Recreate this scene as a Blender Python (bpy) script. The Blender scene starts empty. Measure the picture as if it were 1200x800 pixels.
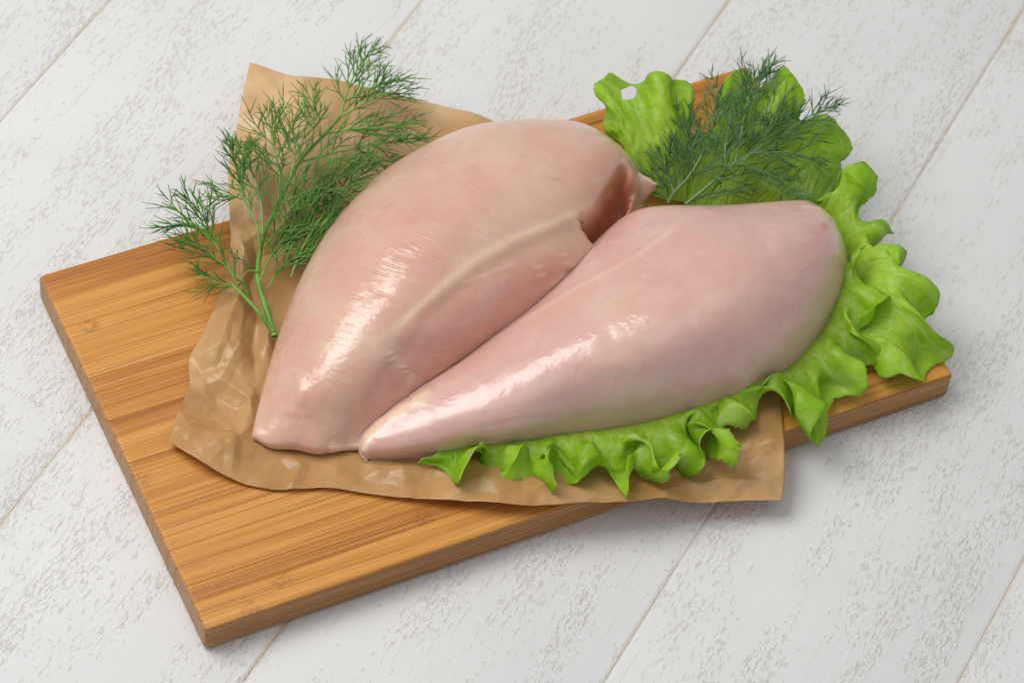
import bpy, bmesh, math, random
import numpy as np
from mathutils import Vector, Matrix

random.seed(7)
rng = np.random.default_rng(7)
scene = bpy.context.scene
COL = scene.collection
PI = math.pi

# ------------------------------------------------------------------ camera
# world: metres; X along the board's long edge, Y along its short edge, table top z = 0
T = 0.015                      # board thickness; heights "z" in the shape tables below are mm above the board top
F_PX, PITCH, ROLL, DIST, YAW, TX, TY = 3603.08, 0.905798, 0.135144, 1.218912, 0.544428, 0.161823, 0.079708
BW, BD = 0.32, 0.178756        # board length and depth
fw = np.array([math.sin(YAW)*math.cos(PITCH), math.cos(YAW)*math.cos(PITCH), -math.sin(PITCH)])
r0 = np.array([math.cos(YAW), -math.sin(YAW), 0.0]); u0 = np.cross(r0, fw)
CR = math.cos(ROLL)*r0 + math.sin(ROLL)*u0
CU = -math.sin(ROLL)*r0 + math.cos(ROLL)*u0
CC = np.array([TX, TY, T]) - fw*DIST
cam_d = bpy.data.cameras.new('camera'); cam = bpy.data.objects.new('camera', cam_d); COL.objects.link(cam)
cam.matrix_world = Matrix(((CR[0], CU[0], -fw[0], CC[0]), (CR[1], CU[1], -fw[1], CC[1]), (CR[2], CU[2], -fw[2], CC[2]), (0, 0, 0, 1)))
cam_d.sensor_width = 36.0; cam_d.lens = F_PX/1200*36
cam_d.clip_start = 0.05; cam_d.clip_end = 50
cam_d.dof.use_dof = True; cam_d.dof.focus_distance = 1.185; cam_d.dof.aperture_fstop = 18.0
scene.camera = cam

# ------------------------------------------------------------------ world and lamps (studio, no sky)
w = bpy.data.worlds.new('World'); scene.world = w; w.use_nodes = True
bg = w.node_tree.nodes['Background']; bg.inputs[0].default_value = (0.95, 0.975, 1.0, 1); bg.inputs[1].default_value = 0.40

def area(name, loc, target, size, power, color, size_y=None):
    d = bpy.data.lights.new(name, 'AREA'); d.energy = power; d.color = color
    d.size = size
    if size_y: d.shape = 'RECTANGLE'; d.size_y = size_y
    o = bpy.data.objects.new(name, d); COL.objects.link(o)
    o.location = loc
    o.rotation_euler = (Vector(target)-Vector(loc)).to_track_quat('-Z', 'Y').to_euler()
    return o
CEN = (0.16, 0.09, 0.03)
def sph(az_img, el, dist):
    # azimuth measured from "away from the camera", positive towards picture right; elevation above the table
    f = np.array([fw[0], fw[1], 0]); f /= np.linalg.norm(f); r = np.array([f[1], -f[0], 0])
    a = math.radians(az_img); e = math.radians(el)
    d = (f*math.cos(a) + r*math.sin(a))*math.cos(e) + np.array([0, 0, 1])*math.sin(e)
    return tuple(np.array(CEN) + d*dist)
area('window_softbox', sph(-82, 57, 1.5), CEN, 0.9, 17.5, (1.0, 0.98, 0.95), 0.95)
area('ceiling_bounce', sph(180, 78, 1.9), CEN, 1.6, 5.0, (1.0, 0.99, 0.97))

scene.render.engine = 'CYCLES'
scene.cycles.use_denoising = True
scene.view_settings.view_transform = 'Standard'; scene.view_settings.look = 'None'
scene.view_settings.exposure = 0.0; scene.view_settings.gamma = 1.0
scene.view_settings.use_curve_mapping = False

# ------------------------------------------------------------------ helpers
def at(x, y, z=0.0):
    """world point seen at photograph pixel (x, y), z millimetres above the board top"""
    d = fw + CR*(x-600)/F_PX - CU*(y-400)/F_PX
    return CC + d*((T+z*0.001-CC[2])/d[2])
def pix(P):
    d = np.asarray(P) - CC; z = d@fw
    return np.stack([600+F_PX*(d@CR)/z, 400-F_PX*(d@CU)/z], -1)

def link(o, parent=None):
    COL.objects.link(o)
    if parent: o.parent = parent
    return o
def mesh_obj(name, verts, faces, mat, parent=None, smooth=True):
    me = bpy.data.meshes.new(name)
    me.from_pydata([tuple(v) for v in verts], [], [tuple(f) for f in faces]); me.update()
    if smooth: me.polygons.foreach_set('use_smooth', [True]*len(me.polygons))
    me.materials.append(mat)
    return link(bpy.data.objects.new(name, me), parent)
def empty(name, loc=(0, 0, 0)):
    o = bpy.data.objects.new(name, None); o.location = loc; o.empty_display_size = .01
    return link(o)
def tag(o, label=None, cat=None, group=None, kind=None):
    if label: o['label'] = label
    if cat: o['category'] = cat
    if group: o['group'] = group
    if kind: o['kind'] = kind
    return o

def hash3(i, j, k):
    n = (i*374761393 + j*668265263 + k*2147483647) & 0xffffffff
    n = ((n ^ (n >> 13))*1274126177) & 0xffffffff
    return ((n ^ (n >> 16)) & 0xffff)/65535.0*2-1
def vnoise(P):
    P = np.asarray(P); I = np.floor(P).astype(np.int64); f = P-I; f = f*f*f*(f*(f*6-15)+10)
    r = 0
    for a in (0, 1):
        for b in (0, 1):
            for c in (0, 1):
                wgt = (f[..., 0] if a else 1-f[..., 0])*(f[..., 1] if b else 1-f[..., 1])*(f[..., 2] if c else 1-f[..., 2])
                r = r + wgt*hash3(I[..., 0]+a, I[..., 1]+b, I[..., 2]+c)
    return r
def fbm(P, oct=3):
    s = 0; a = 1; P = np.asarray(P)
    for o in range(oct):
        s = s + a*vnoise(P*(2**o)+o*17.3); a *= .5
    return s

def cr(P, n):
    """Catmull-Rom resample of an array of control points along axis 0, n samples per span"""
    P = np.asarray(P, float); m = len(P)
    Q = np.concatenate([[2*P[0]-P[1]], P, [2*P[-1]-P[-2]]])
    out = []
    for i in range(m-1):
        p0, p1, p2, p3 = Q[i:i+4]
        for k in range(n):
            t = k/n
            out.append(.5*((2*p1)+(-p0+p2)*t+(2*p0-5*p1+4*p2-p3)*t*t+(-p0+3*p1-3*p2+p3)*t**3))
    out.append(P[-1]); return np.array(out)
def blur(G, it, axis_both=True):
    G = G.copy()
    for _ in range(it):
        H = G.copy(); H[1:-1] = G[1:-1]*.5+(G[:-2]+G[2:])*.25
        G = H.copy(); G[:, 1:-1] = H[:, 1:-1]*.5+(H[:, :-2]+H[:, 2:])*.25
    return G
def grid_normals(G):
    du = np.gradient(G, axis=1); dv = np.gradient(G, axis=0)
    n = np.cross(du, dv); return n/(np.linalg.norm(n, axis=-1, keepdims=True)+1e-12)
def grid_faces(nv, nu, off=0):
    f = []
    for i in range(nv-1):
        for j in range(nu-1):
            a = off+i*nu+j; f.append((a, a+1, a+nu+1, a+nu))
    return f
def seg_dist(p, poly):
    """distance in the picture and parameter along a polyline"""
    best = np.full(len(p), 1e9); tt = np.zeros(len(p)); poly = np.asarray(poly, float)
    L = np.r_[0, np.cumsum(np.linalg.norm(np.diff(poly, axis=0), axis=1))]
    for i in range(len(poly)-1):
        a, b = poly[i], poly[i+1]; d = b-a
        t = np.clip(((p-a)@d)/(d@d), 0, 1); q = a+t[:, None]*d
        e = np.linalg.norm(p-q, axis=1); m = e < best
        best[m] = e[m]; tt[m] = (L[i]+t[m]*(L[i+1]-L[i]))/L[-1]
    return best, tt
def inside(p, poly):
    poly = np.asarray(poly, float); r = np.zeros(len(p), bool); n = len(poly)
    for i in range(n):
        (x1, y1), (x2, y2) = poly[i], poly[(i+1) % n]
        c = ((y1 > p[:, 1]) != (y2 > p[:, 1])) & (p[:, 0] < (x2-x1)*(p[:, 1]-y1)/(y2-y1+1e-9)+x1)
        r ^= c
    return r
def sstep(x, a, b):
    t = np.clip((x-a)/(b-a), 0, 1); return t*t*(3-2*t)

# ------------------------------------------------------------------ node helpers
class NT:
    def __init__(s, name):
        s.m = bpy.data.materials.new(name); s.m.use_nodes = True; s.t = s.m.node_tree; s.t.nodes.clear()
        s.out = s.n('ShaderNodeOutputMaterial')
    def n(s, typ, **kw):
        nd = s.t.nodes.new(typ)
        for k, v in kw.items():
            if isinstance(k, str) and hasattr(nd, k): setattr(nd, k, v)
        return nd
    def set(s, nd, **kw):
        for k, v in kw.items():
            k = k.replace('_', ' ')
            s.put(nd.inputs[k], v)
        return nd
    def put(s, inp, v):
        if isinstance(v, bpy.types.NodeSocket): s.t.links.new(v, inp)
        else: inp.default_value = v
    def coord(s, kind='Object'): return s.n('ShaderNodeTexCoord').outputs[kind]
    def mapping(s, v, scale=(1, 1, 1), loc=(0, 0, 0), rot=(0, 0, 0)):
        m = s.n('ShaderNodeMapping'); s.put(m.inputs['Vector'], v)
        m.inputs['Scale'].default_value = scale; s.put(m.inputs['Location'], loc); m.inputs['Rotation'].default_value = rot
        return m.outputs[0]
    def noise(s, v, scale=5, detail=3, rough=.5, dist=0.0):
        m = s.n('ShaderNodeTexNoise'); s.put(m.inputs['Vector'], v); m.inputs['Scale'].default_value = scale
        m.inputs['Detail'].default_value = detail; m.inputs['Roughness'].default_value = rough; m.inputs['Distortion'].default_value = dist
        return m.outputs['Fac']
    def voronoi(s, v, scale=5, feature='F1', out='Distance', rnd=1.0):
        m = s.n('ShaderNodeTexVoronoi'); m.feature = feature; s.put(m.inputs['Vector'], v); m.inputs['Scale'].default_value = scale
        m.inputs['Randomness'].default_value = rnd
        return m.outputs[out]
    def ramp(s, f, stops, interp='LINEAR'):
        m = s.n('ShaderNodeValToRGB'); m.color_ramp.interpolation = interp; e = m.color_ramp.elements
        while len(e) < len(stops): e.new(.5)
        for x, (p, c) in zip(e, stops):
            x.position = p; x.color = c if len(c) == 4 else (*c, 1)
        s.put(m.inputs['Fac'], f); return m.outputs['Color']
    def math(s, op, a, b=0.0, c=None, clamp=False):
        m = s.n('ShaderNodeMath'); m.operation = op; m.use_clamp = clamp
        s.put(m.inputs[0], a); s.put(m.inputs[1], b)
        if c is not None: s.put(m.inputs[2], c)
        return m.outputs[0]
    def smooth(s, f, a, b, lo=0.0, hi=1.0):
        m = s.n('ShaderNodeMapRange'); m.interpolation_type = 'SMOOTHSTEP'; s.put(m.inputs['Value'], f)
        m.inputs['From Min'].default_value = a; m.inputs['From Max'].default_value = b
        m.inputs['To Min'].default_value = lo; m.inputs['To Max'].default_value = hi
        return m.outputs[0]
    def mix(s, f, a, b, mode='MIX'):
        m = s.n('ShaderNodeMix'); m.data_type = 'RGBA'; m.blend_type = mode
        s.put(m.inputs[0], f); s.put(m.inputs[6], a if isinstance(a, bpy.types.NodeSocket) else (*a, 1)[:4])
        s.put(m.inputs[7], b if isinstance(b, bpy.types.NodeSocket) else (*b, 1)[:4])
        return m.outputs[2]
    def bump(s, h, strength=.3, dist=.001, normal=None):
        m = s.n('ShaderNodeBump'); m.inputs['Strength'].default_value = strength; m.inputs['Distance'].default_value = dist
        s.put(m.inputs['Height'], h)
        if normal: s.put(m.inputs['Normal'], normal)
        return m.outputs[0]
    def attr(s, name, out='Fac'):
        m = s.n('ShaderNodeAttribute'); m.attribute_name = name; return m.outputs[out]
    def principled(s, **kw):
        m = s.n('ShaderNodeBsdfPrincipled')
        for k, v in kw.items(): s.put(m.inputs[k.replace('_', ' ')], v)
        return m
    def finish(s, sh):
        s.t.links.new(sh.outputs[0] if hasattr(sh, 'outputs') else sh, s.out.inputs['Surface']); return s.m
def c4(*c): return (*c, 1.0)

# ------------------------------------------------------------------ materials
def mat_paint():
    t = NT('chipped_white_paint'); oi = t.n('ShaderNodeObjectInfo')
    off = t.n('ShaderNodeCombineXYZ'); t.put(off.inputs[0], t.math('MULTIPLY', oi.outputs['Random'], 7.0)); t.put(off.inputs[1], t.math('MULTIPLY', oi.outputs['Random'], 3.0))
    co = t.mapping(t.coord(), loc=off.outputs[0])
    patch = t.noise(t.mapping(co, (.22, 1, 1)), 42, 4, .62)             # where the paint is rough
    m_patch = t.smooth(patch, .30, .62)
    fleck = t.noise(t.mapping(co, (.30, 1, 1)), 700, 3, .62, .3)
    fine = t.noise(t.mapping(co, (.5, 1, 1)), 1100, 2, .5)
    thr = t.math('SUBTRACT', fleck, t.math('MULTIPLY', t.math('SUBTRACT', 1.0, m_patch), .19))
    chip = t.smooth(thr, .525, .595)
    ln = t.smooth(t.noise(t.mapping(co, (.05, 1, 1)), 520, 2, .5), .62, .70)
    ln = t.math('MULTIPLY', ln, t.math('MULTIPLY', t.smooth(t.noise(t.mapping(co, (.3, 1, 1)), 60, 2), .50, .62), .6))
    chip = t.math('MAXIMUM', chip, ln)
    bead = t.math('MULTIPLY', t.smooth(t.noise(t.mapping(co, (.6, 1, 1)), 640, 2, .5), .54, .66), t.smooth(patch, .46, .60))
    tone = t.noise(co, 9, 3, .6)
    white = t.ramp(tone, [(.3, (.655, .655, .650)), (.7, (.715, .713, .706))])
    under = t.ramp(fine, [(.35, (.50, .425, .34)), (.65, (.65, .59, .51))])
    col = t.mix(t.math('MULTIPLY', chip, .54), white, under)
    edge = t.attr('edge')
    wear = t.smooth(t.noise(t.mapping(co, (.12, 1, 1)), 160, 3), .34, .58)
    col = t.mix(t.math('MULTIPLY', edge, wear), col, (.63, .56, .48))
    h = t.math('ADD', t.math('MULTIPLY', bead, .8), t.math('MULTIPLY', chip, -.45))
    h = t.math('ADD', h, t.math('MULTIPLY', t.noise(t.mapping(co, (.05, 1, 1)), 260, 3, .6), .3))
    b = t.bump(h, .55, .0007)
    p = t.principled(Base_Color=col, Roughness=t.smooth(chip, 0, 1, .46, .75), Normal=b)
    p.inputs['Specular IOR Level'].default_value = .35
    return t.finish(p)

def mat_bamboo():
    t = NT('bamboo'); oi = t.n('ShaderNodeObjectInfo'); R = oi.outputs['Random']
    co0 = t.coord()
    sep = t.n('ShaderNodeSeparateXYZ'); t.put(sep.inputs[0], co0)
    off = t.n('ShaderNodeCombineXYZ'); t.put(off.inputs[0], t.math('MULTIPLY', R, 11.0)); t.put(off.inputs[2], t.math('MULTIPLY', R, 5.0))
    co = t.mapping(co0, loc=off.outputs[0])
    st1 = t.noise(t.mapping(co, (.018, 1, .35)), 420, 3, .6)
    st2 = t.noise(t.mapping(co, (.010, 1, .35)), 1500, 2, .6)
    st3 = t.noise(t.mapping(co, (.03, 1, .5)), 90, 2, .5)
    f = t.math('ADD', t.math('MULTIPLY', st1, .45), t.math('ADD', t.math('MULTIPLY', st2, .35), t.math('MULTIPLY', st3, .35)))
    f = t.math('ADD', f, t.math('MULTIPLY', t.math('SUBTRACT', R, .5), .15))
    col = t.ramp(f, [(.34, (.25, .078, .010)), (.50, (.45, .170, .025)), (.60, (.57, .243, .042)), (.78, (.67, .335, .084))])
    # thin dark vascular lines
    ln = t.smooth(t.noise(t.mapping(co, (.006, 1, .3)), 1900, 1, .5), .62, .70)
    col = t.mix(t.math('MULTIPLY', ln, .5), col, (.24, .085, .018))
    # knuckle of the cane: a short band at a place of its own on each strip
    xr = t.math('FRACT', t.math('MULTIPLY', R, 7.31)); xr = t.math('MULTIPLY', xr, .62)
    d = t.math('ABSOLUTE', t.math('SUBTRACT', sep.outputs[0], xr))
    kn = t.math('MULTIPLY', t.smooth(d, .0055, .002), t.smooth(t.noise(t.mapping(co, (.6, 1, 1)), 700, 3, .6), .42, .6))
    col = t.mix(t.math('MULTIPLY', kn, .5), col, (.26, .09, .015))
    # cut ends and long side are browner and duller
    geo = t.n('ShaderNodeNewGeometry'); sn = t.n('ShaderNodeSeparateXYZ'); t.put(sn.inputs[0], geo.outputs['Normal'])
    endf = t.smooth(t.math('ABSOLUTE', sn.outputs[0]), .35, .85)
    grain = t.noise(t.mapping(co0, (1, 1, 1)), 1700, 2, .6)
    ecol = t.ramp(grain, [(.35, (.25, .12, .045)), (.65, (.50, .29, .13))])
    col = t.mix(t.math('MULTIPLY', endf, .9), col, ecol)
    side = t.smooth(t.math('MULTIPLY', sn.outputs[1], -1.0), .5, .9)
    scol = t.ramp(t.noise(t.mapping(co, (.012, .4, 1)), 800, 3, .65), [(.35, (.17, .072, .022)), (.5, (.30, .145, .052)), (.68, (.46, .26, .11))])
    col = t.mix(t.math('MULTIPLY', side, .8), col, scol)
    b = t.bump(t.math('ADD', st2, t.math('MULTIPLY', ln, -.6)), .35, .0003)
    p = t.principled(Base_Color=col, Roughness=t.smooth(st1, .3, .7, .40, .56), Normal=b)
    p.inputs['Specular IOR Level'].default_value = .4
    return t.finish(p)

def mat_paper():
    t = NT('brown_parchment'); co = t.coord()
    fib = t.noise(co, 420, 4, .75)
    mot = t.noise(co, 30, 4, .55, .4)
    grease = t.noise(co, 16, 3, .5)
    cre = t.attr('crease')
    f = t.math('ADD', t.math('MULTIPLY', mot, .8), t.math('MULTIPLY', fib, .2))
    col = t.ramp(f, [(.36, (.70, .455, .215)), (.52, (.79, .56, .30)), (.68, (.85, .65, .40))])
    damp_showthrough = t.math('MULTIPLY', t.attr('damp_showthrough'), t.smooth(grease, .30, .60, .35, 1))      # juice near the meat; elsewhere the board's show-through painted into the colour
    col = t.mix(t.math('MULTIPLY', damp_showthrough, .85), col, t.mix(t.smooth(mot, .35, .65), (.54, .265, .072), (.67, .385, .140)))
    col = t.mix(t.math('MULTIPLY', cre, .30), col, (.80, .66, .50))
    h = t.math('ADD', t.math('MULTIPLY', fib, .5), t.math('MULTIPLY', t.noise(co, 240, 3, .6), .35))
    b = t.bump(h, .22, .0006)
    p = t.principled(Base_Color=col, Roughness=.29, Normal=b); p.inputs['Specular IOR Level'].default_value = .5
    tr = t.n('ShaderNodeBsdfTranslucent'); t.put(tr.inputs[0], t.mix(1.0, col, (1.0, .85, .62), 'MULTIPLY')); t.put(tr.inputs[1], b)
    mx = t.n('ShaderNodeMixShader'); mx.inputs[0].default_value = .33
    t.t.links.new(p.outputs[0], mx.inputs[1]); t.t.links.new(tr.outputs[0], mx.inputs[2])
    return t.finish(mx)

def mat_meat(name, base, pink, fibre_scale, fibre_amt):
    t = NT(name); co = t.coord(); uv = t.n('ShaderNodeTexCoord').outputs['UV']
    fat, red, pk, fm = t.attr('fat'), t.attr('red'), t.attr('pink'), t.attr('fibre')
    big = t.noise(co, 32, 3, .55); fine = t.noise(co, 160, 4, .6)
    fibc = t.noise(t.mapping(uv, fibre_scale), 1, 3, .6, .25)
    col = t.mix(t.smooth(big, .36, .64), base, tuple(.5*a+.5*b for a, b in zip(base, pink)))
    col = t.mix(pk, col, pink)
    col = t.mix(t.smooth(fibc, .45, .72, 0, .13), col, (.82, .60, .50))
    col = t.mix(t.smooth(t.noise(co, 18, 4, .6, .5), .50, .70, 0, .45), col, (.74, .53, .41))
    veil = t.noise(t.mapping(uv, (9, 14, 1)), 1, 5, .68, .6)      # milky membrane in torn patches
    col = t.mix(t.smooth(veil, .50, .62, 0, .20), col, (.76, .60, .50))
    deep = t.noise(t.mapping(uv, (5, 7, 1), (3.1, 1.7, 0)), 1, 4, .6, .5)
    col = t.mix(t.smooth(deep, .50, .68, 0, .22), col, (.58, .255, .195))
    col = t.mix(t.smooth(fine, .54, .75, 0, .20), col, (.52, .22, .16))
    cap = t.voronoi(t.mapping(co, (1, 1, 1)), 85, 'DISTANCE_TO_EDGE'); cap = t.math('MULTIPLY', t.smooth(cap, .035, .0), t.smooth(t.noise(co, 40, 3, .6), .55, .68))
    col = t.mix(t.math('MULTIPLY', cap, .22), col, (.60, .16, .12))
    col = t.mix(red, col, (.46, .115, .035))
    col = t.mix(t.math('MULTIPLY', fat, t.smooth(fine, .3, .6, .72, 1.0)), col, (.83, .64, .46))
    fb = t.noise(t.mapping(uv, tuple(s*1.6 for s in fibre_scale)), 1, 2, .55, .5)
    fb = t.math('MULTIPLY', fb, t.math('ADD', t.math('MULTIPLY', fm, fibre_amt), .035))
    lump = t.noise(co, 48, 4, .55, .3)
    wet = t.noise(co, 150, 4, .62, .8)
    fb = t.math('MULTIPLY', fb, t.smooth(t.noise(co, 70, 2, .5), .36, .62, .25, 1))
    h = t.math('ADD', fb, t.math('MULTIPLY', lump, 1.5))
    b = t.bump(h, .42, .0011)
    p = t.principled(Base_Color=col, Roughness=.31, Normal=b)
    p.inputs['Subsurface Weight'].default_value = .8
    p.inputs['Subsurface Radius'].default_value = (1.0, .38, .22)
    p.inputs['Subsurface Scale'].default_value = .0045
    p.inputs['Specular IOR Level'].default_value = .5
    p.inputs['Coat Weight'].default_value = 1.0; p.inputs['Coat IOR'].default_value = 1.45
    t.put(p.inputs['Coat Roughness'], t.smooth(t.noise(co, 90, 3, .6), .40, .60, .05, .16))
    t.put(p.inputs['Coat Normal'], t.bump(t.math('ADD', h, t.math('MULTIPLY', wet, .48)), .6, .0013))
    return t.finish(p)

def mat_leaf(name, dark, light, rough=.38, trans=.48, vein=(.60, .74, .25)):
    t = NT(name); co = t.coord(); uv = t.n('ShaderNodeTexCoord').outputs['UV']
    n1 = t.noise(co, 38, 4, .6); rim = t.attr('rim')
    col = t.mix(t.smooth(n1, .34, .66), dark, light)
    wob = t.n('ShaderNodeVectorMath'); wob.operation = 'ADD'; t.put(wob.inputs[0], uv)
    nz = t.n('ShaderNodeTexNoise'); nz.inputs['Scale'].default_value = 90; t.put(nz.inputs['Vector'], co)
    sc = t.n('ShaderNodeVectorMath'); sc.operation = 'SCALE'; sc.inputs['Scale'].default_value = .008; t.put(sc.inputs[0], nz.outputs['Color'])
    t.put(wob.inputs[1], sc.outputs[0])
    net = t.voronoi(wob.outputs[0], 150, 'DISTANCE_TO_EDGE'); vn = t.smooth(net, .09, .01)       # small net of veins
    sp = t.n('ShaderNodeSeparateXYZ'); t.put(sp.inputs[0], wob.outputs[0])
    rib = t.math('ABSOLUTE', t.math('SUBTRACT', t.math('FRACT', t.math('ADD', t.math('MULTIPLY', sp.outputs[0], 62.0), t.math('MULTIPLY', sp.outputs[1], 12.0))), .5))
    rb = t.math('MULTIPLY', t.smooth(rib, .10, .02), .8)
    vv = t.math('MAXIMUM', t.math('MULTIPLY', vn, .55), rb)
    col = t.mix(t.math('MULTIPLY', vv, .55), col, vein)
    col = t.mix(t.smooth(rim, .7, .25, 0, .30), col, (.58, .76, .16))
    h = t.math('ADD', t.math('MULTIPLY', t.noise(co, 260, 3, .55), .7), t.math('MULTIPLY', t.smooth(net, 0, .3), .55))
    h = t.math('SUBTRACT', h, t.math('MULTIPLY', rb, .35))
    b = t.bump(h, .45, .0010)
    p = t.principled(Base_Color=col, Roughness=rough, Normal=b); p.inputs['Specular IOR Level'].default_value = .45
    tr = t.n('ShaderNodeBsdfTranslucent'); t.put(tr.inputs[0], t.mix(1.0, col, (1.15, 1.12, .42), 'MULTIPLY'))
    mx = t.n('ShaderNodeMixShader'); mx.inputs[0].default_value = trans
    t.t.links.new(p.outputs[0], mx.inputs[1]); t.t.links.new(tr.outputs[0], mx.inputs[2])
    return t.finish(mx)

def mat_dill(name, a, b):
    t = NT(name); co = t.coord()
    oi = t.n('ShaderNodeObjectInfo')
    col = t.mix(t.smooth(t.math('ADD', t.noise(co, 130, 2, .5), t.math('MULTIPLY', t.math('SUBTRACT', oi.outputs['Random'], .5), .22)), .33, .67), a, b)
    p = t.principled(Base_Color=col, Roughness=.42)
    tr = t.n('ShaderNodeBsdfTranslucent'); t.put(tr.inputs[0], col)
    mx = t.n('ShaderNodeMixShader'); mx.inputs[0].default_value = .22
    t.t.links.new(p.outputs[0], mx.inputs[1]); t.t.links.new(tr.outputs[0], mx.inputs[2])
    return t.finish(mx)

M_PAINT = mat_paint(); M_BAMBOO = mat_bamboo(); M_PAPER = mat_paper()
M_MEAT1 = mat_meat('raw_chicken_peach', (.675, .440, .325), (.65, .325, .265), (9, 150, 1), .7)
M_MEAT2 = mat_meat('raw_chicken_pink', (.67, .405, .345), (.69, .445, .400), (60, 16, 1), .3)
M_LET = mat_leaf('lettuce_leaf', (.340, .600, .014), (.485, .745, .048))
M_LET_SHADE = mat_leaf('lettuce_leaf_shaded', (.17, .40, .010), (.28, .54, .022), trans=.4)  # thicker rear leaf; its shade is put into the darker green
M_DILL = mat_dill('dill_green', (.066, .200, .022), (.150, .360, .045))
M_DILLD = mat_dill('dill_blue_green', (.052, .155, .040), (.135, .290, .085))
M_STEM = mat_dill('dill_stem_green', (.15, .36, .05), (.24, .47, .09))
M_STEMD = mat_dill('dill_stem_grey_green', (.15, .29, .09), (.22, .38, .14))

# ------------------------------------------------------------------ table: white painted planks
ANG = math.radians(36.5); PW = 0.1145
table = empty('table_top'); tag(table, kind='structure')
def plank_mesh(L, Wd, H=.02):
    prof = []   # (y, z, edge) across the plank
    g = .00002; bv = .0010
    prof = [(-Wd/2+g, -H, 0), (-Wd/2+g, -.0004, 1), (-Wd/2+g+.0004, -.0003, 1), (-Wd/2+g+bv, -.0001, .5), (-Wd/2+g+bv*1.8, 0, 0),
            (0, 0, 0), (Wd/2-g-bv*1.8, 0, 0), (Wd/2-g-bv, -.0001, .5), (Wd/2-g-.0004, -.0004, 1), (Wd/2-g, -.0004, 1), (Wd/2-g, -H, 0)]
    n = 120; V = []; E_ = []
    for i in range(n+1):
        x = -L/2+L*i/n
        for (y, z, e) in prof:
            j = abs(0.0003*math.sin(x*137+y*900)+.0003*math.sin(x*391)) if e == .5 else 0
            V.append((x, y+j*(1 if y < 0 else -1), z)); E_.append(e)
    k = len(prof); F = grid_faces(n+1, k)
    me = bpy.data.meshes.new('plank'); me.from_pydata(V, [], [tuple(reversed(f)) for f in F]); me.update()
    a = me.attributes.new('edge', 'FLOAT', 'POINT'); a.data.foreach_set('value', E_)
    me.polygons.foreach_set('use_smooth', [True]*len(me.polygons)); me.materials.append(M_PAINT)
    return me
pm = plank_mesh(1.9, PW)
nrm = np.array([-math.sin(ANG), math.cos(ANG)]); drn = np.array([math.cos(ANG), math.sin(ANG)])
for i in range(-7, 7):
    o = link(bpy.data.objects.new('plank', pm), table)
    c = nrm*(0.0385+i*PW+0) + drn*(0.18+.01*i)
    o.location = (c[0], c[1], random.uniform(-.0002, 0)); o.rotation_euler = (0, 0, ANG)

# ------------------------------------------------------------------ bamboo cutting board, strip by strip
board = empty('cutting_board', (0, 0, 0)); tag(board, 'rectangular bamboo cutting board with dark streaked strips lying on the white planks', 'cutting board')
ws = []
while sum(ws) < BD-.004: ws.append(random.uniform(.0058, .0088))
ws = [a*BD/sum(ws) for a in ws]
def strip(y0, y1, first, last):
    RE = .0017; H = T-.0006
    def loop(ins, x0, x1):
        pts = []; r = RE
        zt, zb = T-ins, .0006+ins
        xa, xb = x0+ins, x1-ins
        for cx, cz, a0 in ((xb-r, zt-r, 0), (xa+r, zt-r, 90), (xa+r, zb+r, 180), (xb-r, zb+r, 270)):
            for k in range(6):
                a = math.radians(a0+k*18); pts.append((cx+r*math.cos(a), cz+r*math.sin(a)))
        return pts
    jx0, jx1 = random.uniform(-.00006, .00006), random.uniform(-.00006, .00006); dz = random.uniform(0, .00006)
    ys = []
    g = .00007
    R2 = .0015
    if first: ys += [(y0+R2*(1-math.cos(a)), R2*(1-math.sin(a))) for a in np.linspace(0, PI/2, 6)]
    else: ys += [(y0+g*.3, .0004), (y0+g*.3, .00007), (y0+.00022, dz)]
    if last: ys += [(y1-R2*(1-math.cos(a)), R2*(1-math.sin(a))) for a in np.linspace(PI/2, 0, 6)]
    else: ys += [(y1-.00022, dz), (y1-g*.3, .00007), (y1-g*.3, .0004)]
    V = []; 
    for y, ins in ys:
        for (x, z) in loop(ins, jx0, BW+jx1): V.append((x, y, z))
    k = 24; F = []
    for i in range(len(ys)-1):
        for j in range(k):
            F.append((i*k+j, i*k+(j+1) % k, (i+1)*k+(j+1) % k, (i+1)*k+j))
    F.append(tuple(range(k))[::-1]); F.append(tuple((len(ys)-1)*k+j for j in range(k)))
    F = [tuple(reversed(f)) for f in F]
    o = mesh_obj('strip', V, F, M_BAMBOO, board)
    return o
y = 0
for i, wd in enumerate(ws):
    strip(y, y+wd, i == 0, i == len(ws)-1); y += wd

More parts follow.
